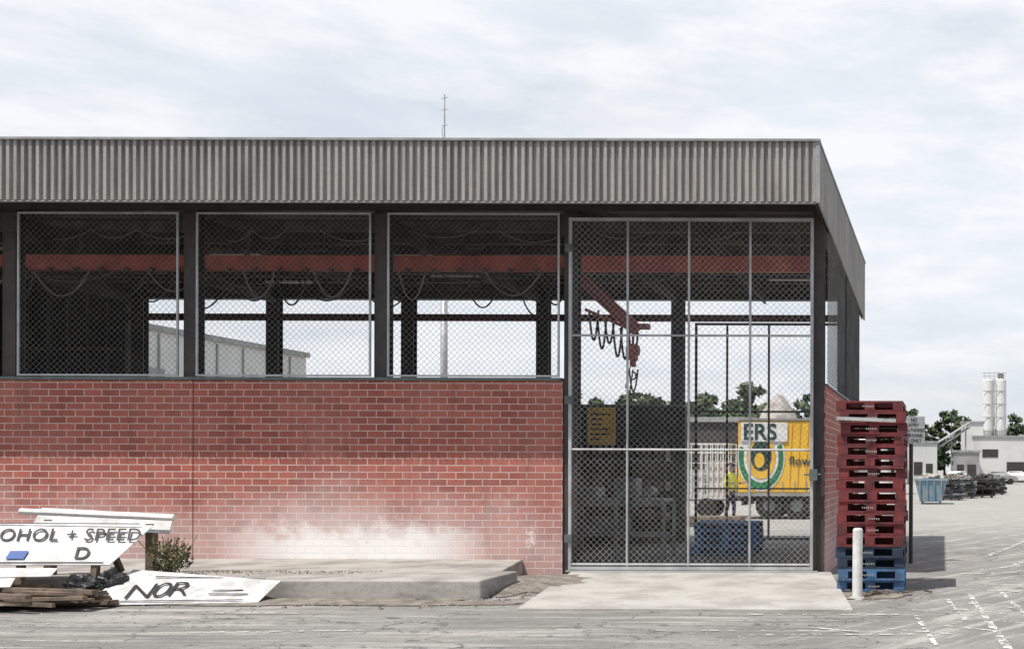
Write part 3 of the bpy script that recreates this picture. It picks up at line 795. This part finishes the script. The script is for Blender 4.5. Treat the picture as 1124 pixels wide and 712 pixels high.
b.hexa([(xa+.25,37,.12),(xb-.25,37,.12),(xb-.25,39,.12),(xa+.25,39,.12),(xa,36.9,1.15),(xb,36.9,1.15),(xb,39.1,1.15),(xa,39.1,1.15)])
b.make('tub','skip',SK,bevel=.03); b=B(); b.box(xa-.04,xb+.04,36.85,36.93,1.1,1.2)
for i in range(4): xx=xa+.25+i*.33; b.beam((xx,36.93,.15),(xx,36.86,1.1),.06,.05)
b.box(xa+.3,xa+.4,37.1,38.9,0,.12); b.box(xb-.4,xb-.3,37.1,38.9,0,.12); b.make('ribs','skip',SK)
crumple('rubbish',(xa+xb)/2,38,1.1,.6,.8,.3,'gravel',12,SK)
for k,(xx,yy,ww) in enumerate(((.35,48,1.2),(1.7,50,1.1),(2.2,58,1.6),(.2,70,1.6),(.0,44,.8))):
    E=empty('steel_stock_rack'); b=B()
    for i in range(3):
        b.box(xx+i*ww/2,xx+i*ww/2+.08,yy,yy+.08,0,1.15+.2*(k%2)); b.box(xx+i*ww/2,xx+i*ww/2+.08,yy+1.5,yy+1.58,0,1.15)
    for zz in (.1,.5,.9): b.box(xx-.1,xx+ww+.2,yy-.02,yy-.1,zz,zz+.07)
    b.make('frame','steel',E); b=B()
    for zz in (.06,.22,.38,.58,.74,.95):
        for i in range(6):
            p=random.uniform(0,.9); b.cyl((xx-random.uniform(0,.2),yy+p,zz+.06),(xx+ww+random.uniform(-.3,.4),yy+p,zz+.06+random.uniform(0,.12)),.075,8)
    b.make('pipes','steel' if k%2 else 'machine',E)
    b=B()
    for i in range(7):
        a=random.uniform(0,ww-.3);zz=random.uniform(.05,.95);b.box(xx+a,xx+a+random.uniform(.15,.4),yy-.12+random.uniform(-.1,.05),yy+.5,zz,zz+random.uniform(.1,.28))
    b.make('crates','steel' if k%2 else 'purlin',E,bevel=.02)
    crumple('covered_load',xx+ww*.5,yy+.8,1.05,ww*.4,.5,.28,'plast' if k%2 else 'dirt',30+k,E)
def car(loc,mat,rot=0):
    E=empty('parked_car')
    prof=[(-2.1,.35),(-2.15,.75),(-1.9,.95),(-1.3,1.0),(-.8,1.42),(.7,1.45),(1.35,1.02),(2.0,.92),(2.2,.65),(2.15,.35)]
    b=B(); n=len(prof)
    for y in (-.82,.82):
        for x,z in prof: b.v.append((x,y*(1 if z<1.1 else .8),z))
    b.f.append(tuple(range(n))); b.f.append(tuple(range(2*n-1,n-1,-1)))
    for i in range(n): j=(i+1)%n; b.f.append((i,i+n,j+n,j))
    b.make('body',mat,E,bevel=.05); b=B()
    for x in (-1.35,1.35):
        for y in (-.85,.68): b.cyl((x,y,.33),(x,y+.17,.33),.33,16)
    b.make('wheels','rubber',E); b=B(); b.poly([(-1.15,-.77,1.02),(1.15,-.77,1.02),(.62,-.69,1.38),(-.75,-.69,1.38)]); b.make('side_glass','glass',E)
    E.location=loc; E.rotation_euler=(0,0,rot); return E
car((6.0,112,0),'bgrey',.1); car((1.5,105,0),'white',1.2); car((8.5,120,0),'white',.0)
b=B(); n=40; lv=12; cx,cy=-10.2,55
for L in range(lv+1):
    r=(L/lv)
    for k in range(n):
        t=2*math.pi*k/n; rr=3.6*r*(1+.12*mn.noise(Vector((math.cos(t)*2,math.sin(t)*2,r*3))))
        zz=6.3*(1-r**1.3)+.25*mn.noise(Vector((rr*math.cos(t),rr*math.sin(t),3)))
        b.v.append((cx+rr*math.cos(t),cy+rr*math.sin(t),max(zz,-.05) if L<lv else -.05))
for L in range(lv):
    for k in range(n): j=(k+1)%n; b.f.append((L*n+k,(L+1)*n+k,(L+1)*n+j,L*n+j))
b.make('gravel_heap','gravel',smooth=True)

# ---------------------------------------------------------------- trees
def tree_mass(name,items,leaf=.35,per=70):
    E=empty(name); d_=B();l_=B();t_=B()
    for (x,y,h,w) in items:
        t_.cyl((x,y,0),(x+random.uniform(-.3,.3),y,h*.6),.05*w+.1,8,.06)
        for k in range(5):
            a=random.uniform(0,6.28); t_.cyl((x,y,h*random.uniform(.3,.5)),(x+w*.6*math.cos(a),y+w*.6*math.sin(a),h*random.uniform(.6,.85)),.08,5,.03)
        nc=int(10+w*5)
        for k in range(nc):
            a=random.uniform(0,6.28); zz=random.uniform(.22,.93); rr=w*math.sqrt(random.random())*(1-.75*max(0,zz-.5)*1.5)
            cs=random.uniform(.45,.9)*w*.38
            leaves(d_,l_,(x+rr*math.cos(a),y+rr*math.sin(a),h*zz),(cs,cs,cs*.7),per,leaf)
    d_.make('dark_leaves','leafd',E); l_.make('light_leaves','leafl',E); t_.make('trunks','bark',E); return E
it=[]
x=-31
while x<-6.5:
    it.append((x,random.uniform(68,76),random.uniform(5.6,7.9),random.uniform(1.5,2.4))); x+=random.uniform(1.1,2.0)
tree_mass('distant_tree_line',it,.28,45)
it=[(-6.1,56,6.4,1.6),(-4.4,58,6.3,1.5),(-3.6,60,5.2,1.2)]
tree_mass('distant_tree_line',it,.2,80)
it=[]
x=-12
while x<30:
    h=11+2.0*math.sin(x*.8)+random.uniform(-1.2,1.2)
    if 4.5<x<9.5: h-=2.5
    it.append((x,random.uniform(178,190),h,random.uniform(2,3.4))); x+=random.uniform(1.4,2.3)
tree_mass('distant_tree_line',it,.5,40)
it=[(-60+i*4+random.uniform(-1,1),150+random.uniform(-4,4),random.uniform(10,14),4) for i in range(10)]
tree_mass('distant_tree_line',it,.6,40)

# ---------------------------------------------------------------- light & sky
elev=math.radians(66); az=math.radians(40)
ts_=Vector((-math.sin(az)*math.cos(elev),-math.cos(az)*math.cos(elev),math.sin(elev)))
L=bpy.data.lights.new('sun','SUN'); L.energy=5.0; L.angle=math.radians(.5); L.color=(1,.96,.90)
lo=bpy.data.objects.new('sun',L); link(lo); lo.rotation_euler=ts_.to_track_quat('Z','Y').to_euler(); lo.location=(-10,-10,30)
w=bpy.data.worlds.new('World'); S.world=w; w.use_nodes=True; nt=w.node_tree; bg=nt.nodes['Background']
sk=N(nt,'ShaderNodeTexSky',sky_type='NISHITA'); sk.sun_disc=False; sk.sun_elevation=elev; sk.sun_rotation=math.atan2(ts_.x,ts_.y)
sk.air_density=1; sk.dust_density=2; sk.altitude=0
tc=N(nt,'ShaderNodeTexCoord')
spx=N(nt,'ShaderNodeSeparateXYZ'); nt.links.new(tc.outputs['Generated'],spx.inputs[0])
n1=noise(nt,tc.outputs['Generated'],2.2,9,.55,(1,1,3.4)); n2=noise(nt,tc.outputs['Generated'],8,7,.6,(1,1,3.6))
# bright thin cloud ahead; unseen cloud overhead and behind camera thinned to deepen shade
front=maprange(nt,spx.outputs[2],.85,.45)
f=math_(nt,'ADD',maprange(nt,n1,.36,.58,.80,1),maprange(nt,n2,.35,.7,-.08,.05),True)
f=math_(nt,'MULTIPLY',f,maprange(nt,front,0,1,.4,1,False))
f=math_(nt,'MULTIPLY',f,maprange(nt,spx.outputs[1],-.5,.05,.55,1))
cl=mixc(nt,maprange(nt,n2,.3,.7),(8.6,9.1,9.8),(9.5,9.7,10.0))
c=mixc(nt,f,sk.outputs[0],cl)
nt.links.new(c,bg.inputs['Color']); bg.inputs['Strength'].default_value=.1

# ---------------------------------------------------------------- camera
cd=bpy.data.cameras.new('camera'); cam=bpy.data.objects.new('camera',cd); link(cam)
cam.matrix_world=Matrix.Translation((0,-18,1.62))@Matrix.Rotation(math.radians(90),4,'X')@Matrix.Rotation(math.radians(.15),4,'Z')
cd.sensor_width=36; cd.lens=36*1296/1124; cd.shift_x=-473/1124; cd.shift_y=159/1124; cd.clip_end=4000; cd.clip_start=.1
S.camera=cam
S.view_settings.view_transform='Standard'; S.view_settings.look='None'; S.view_settings.exposure=0
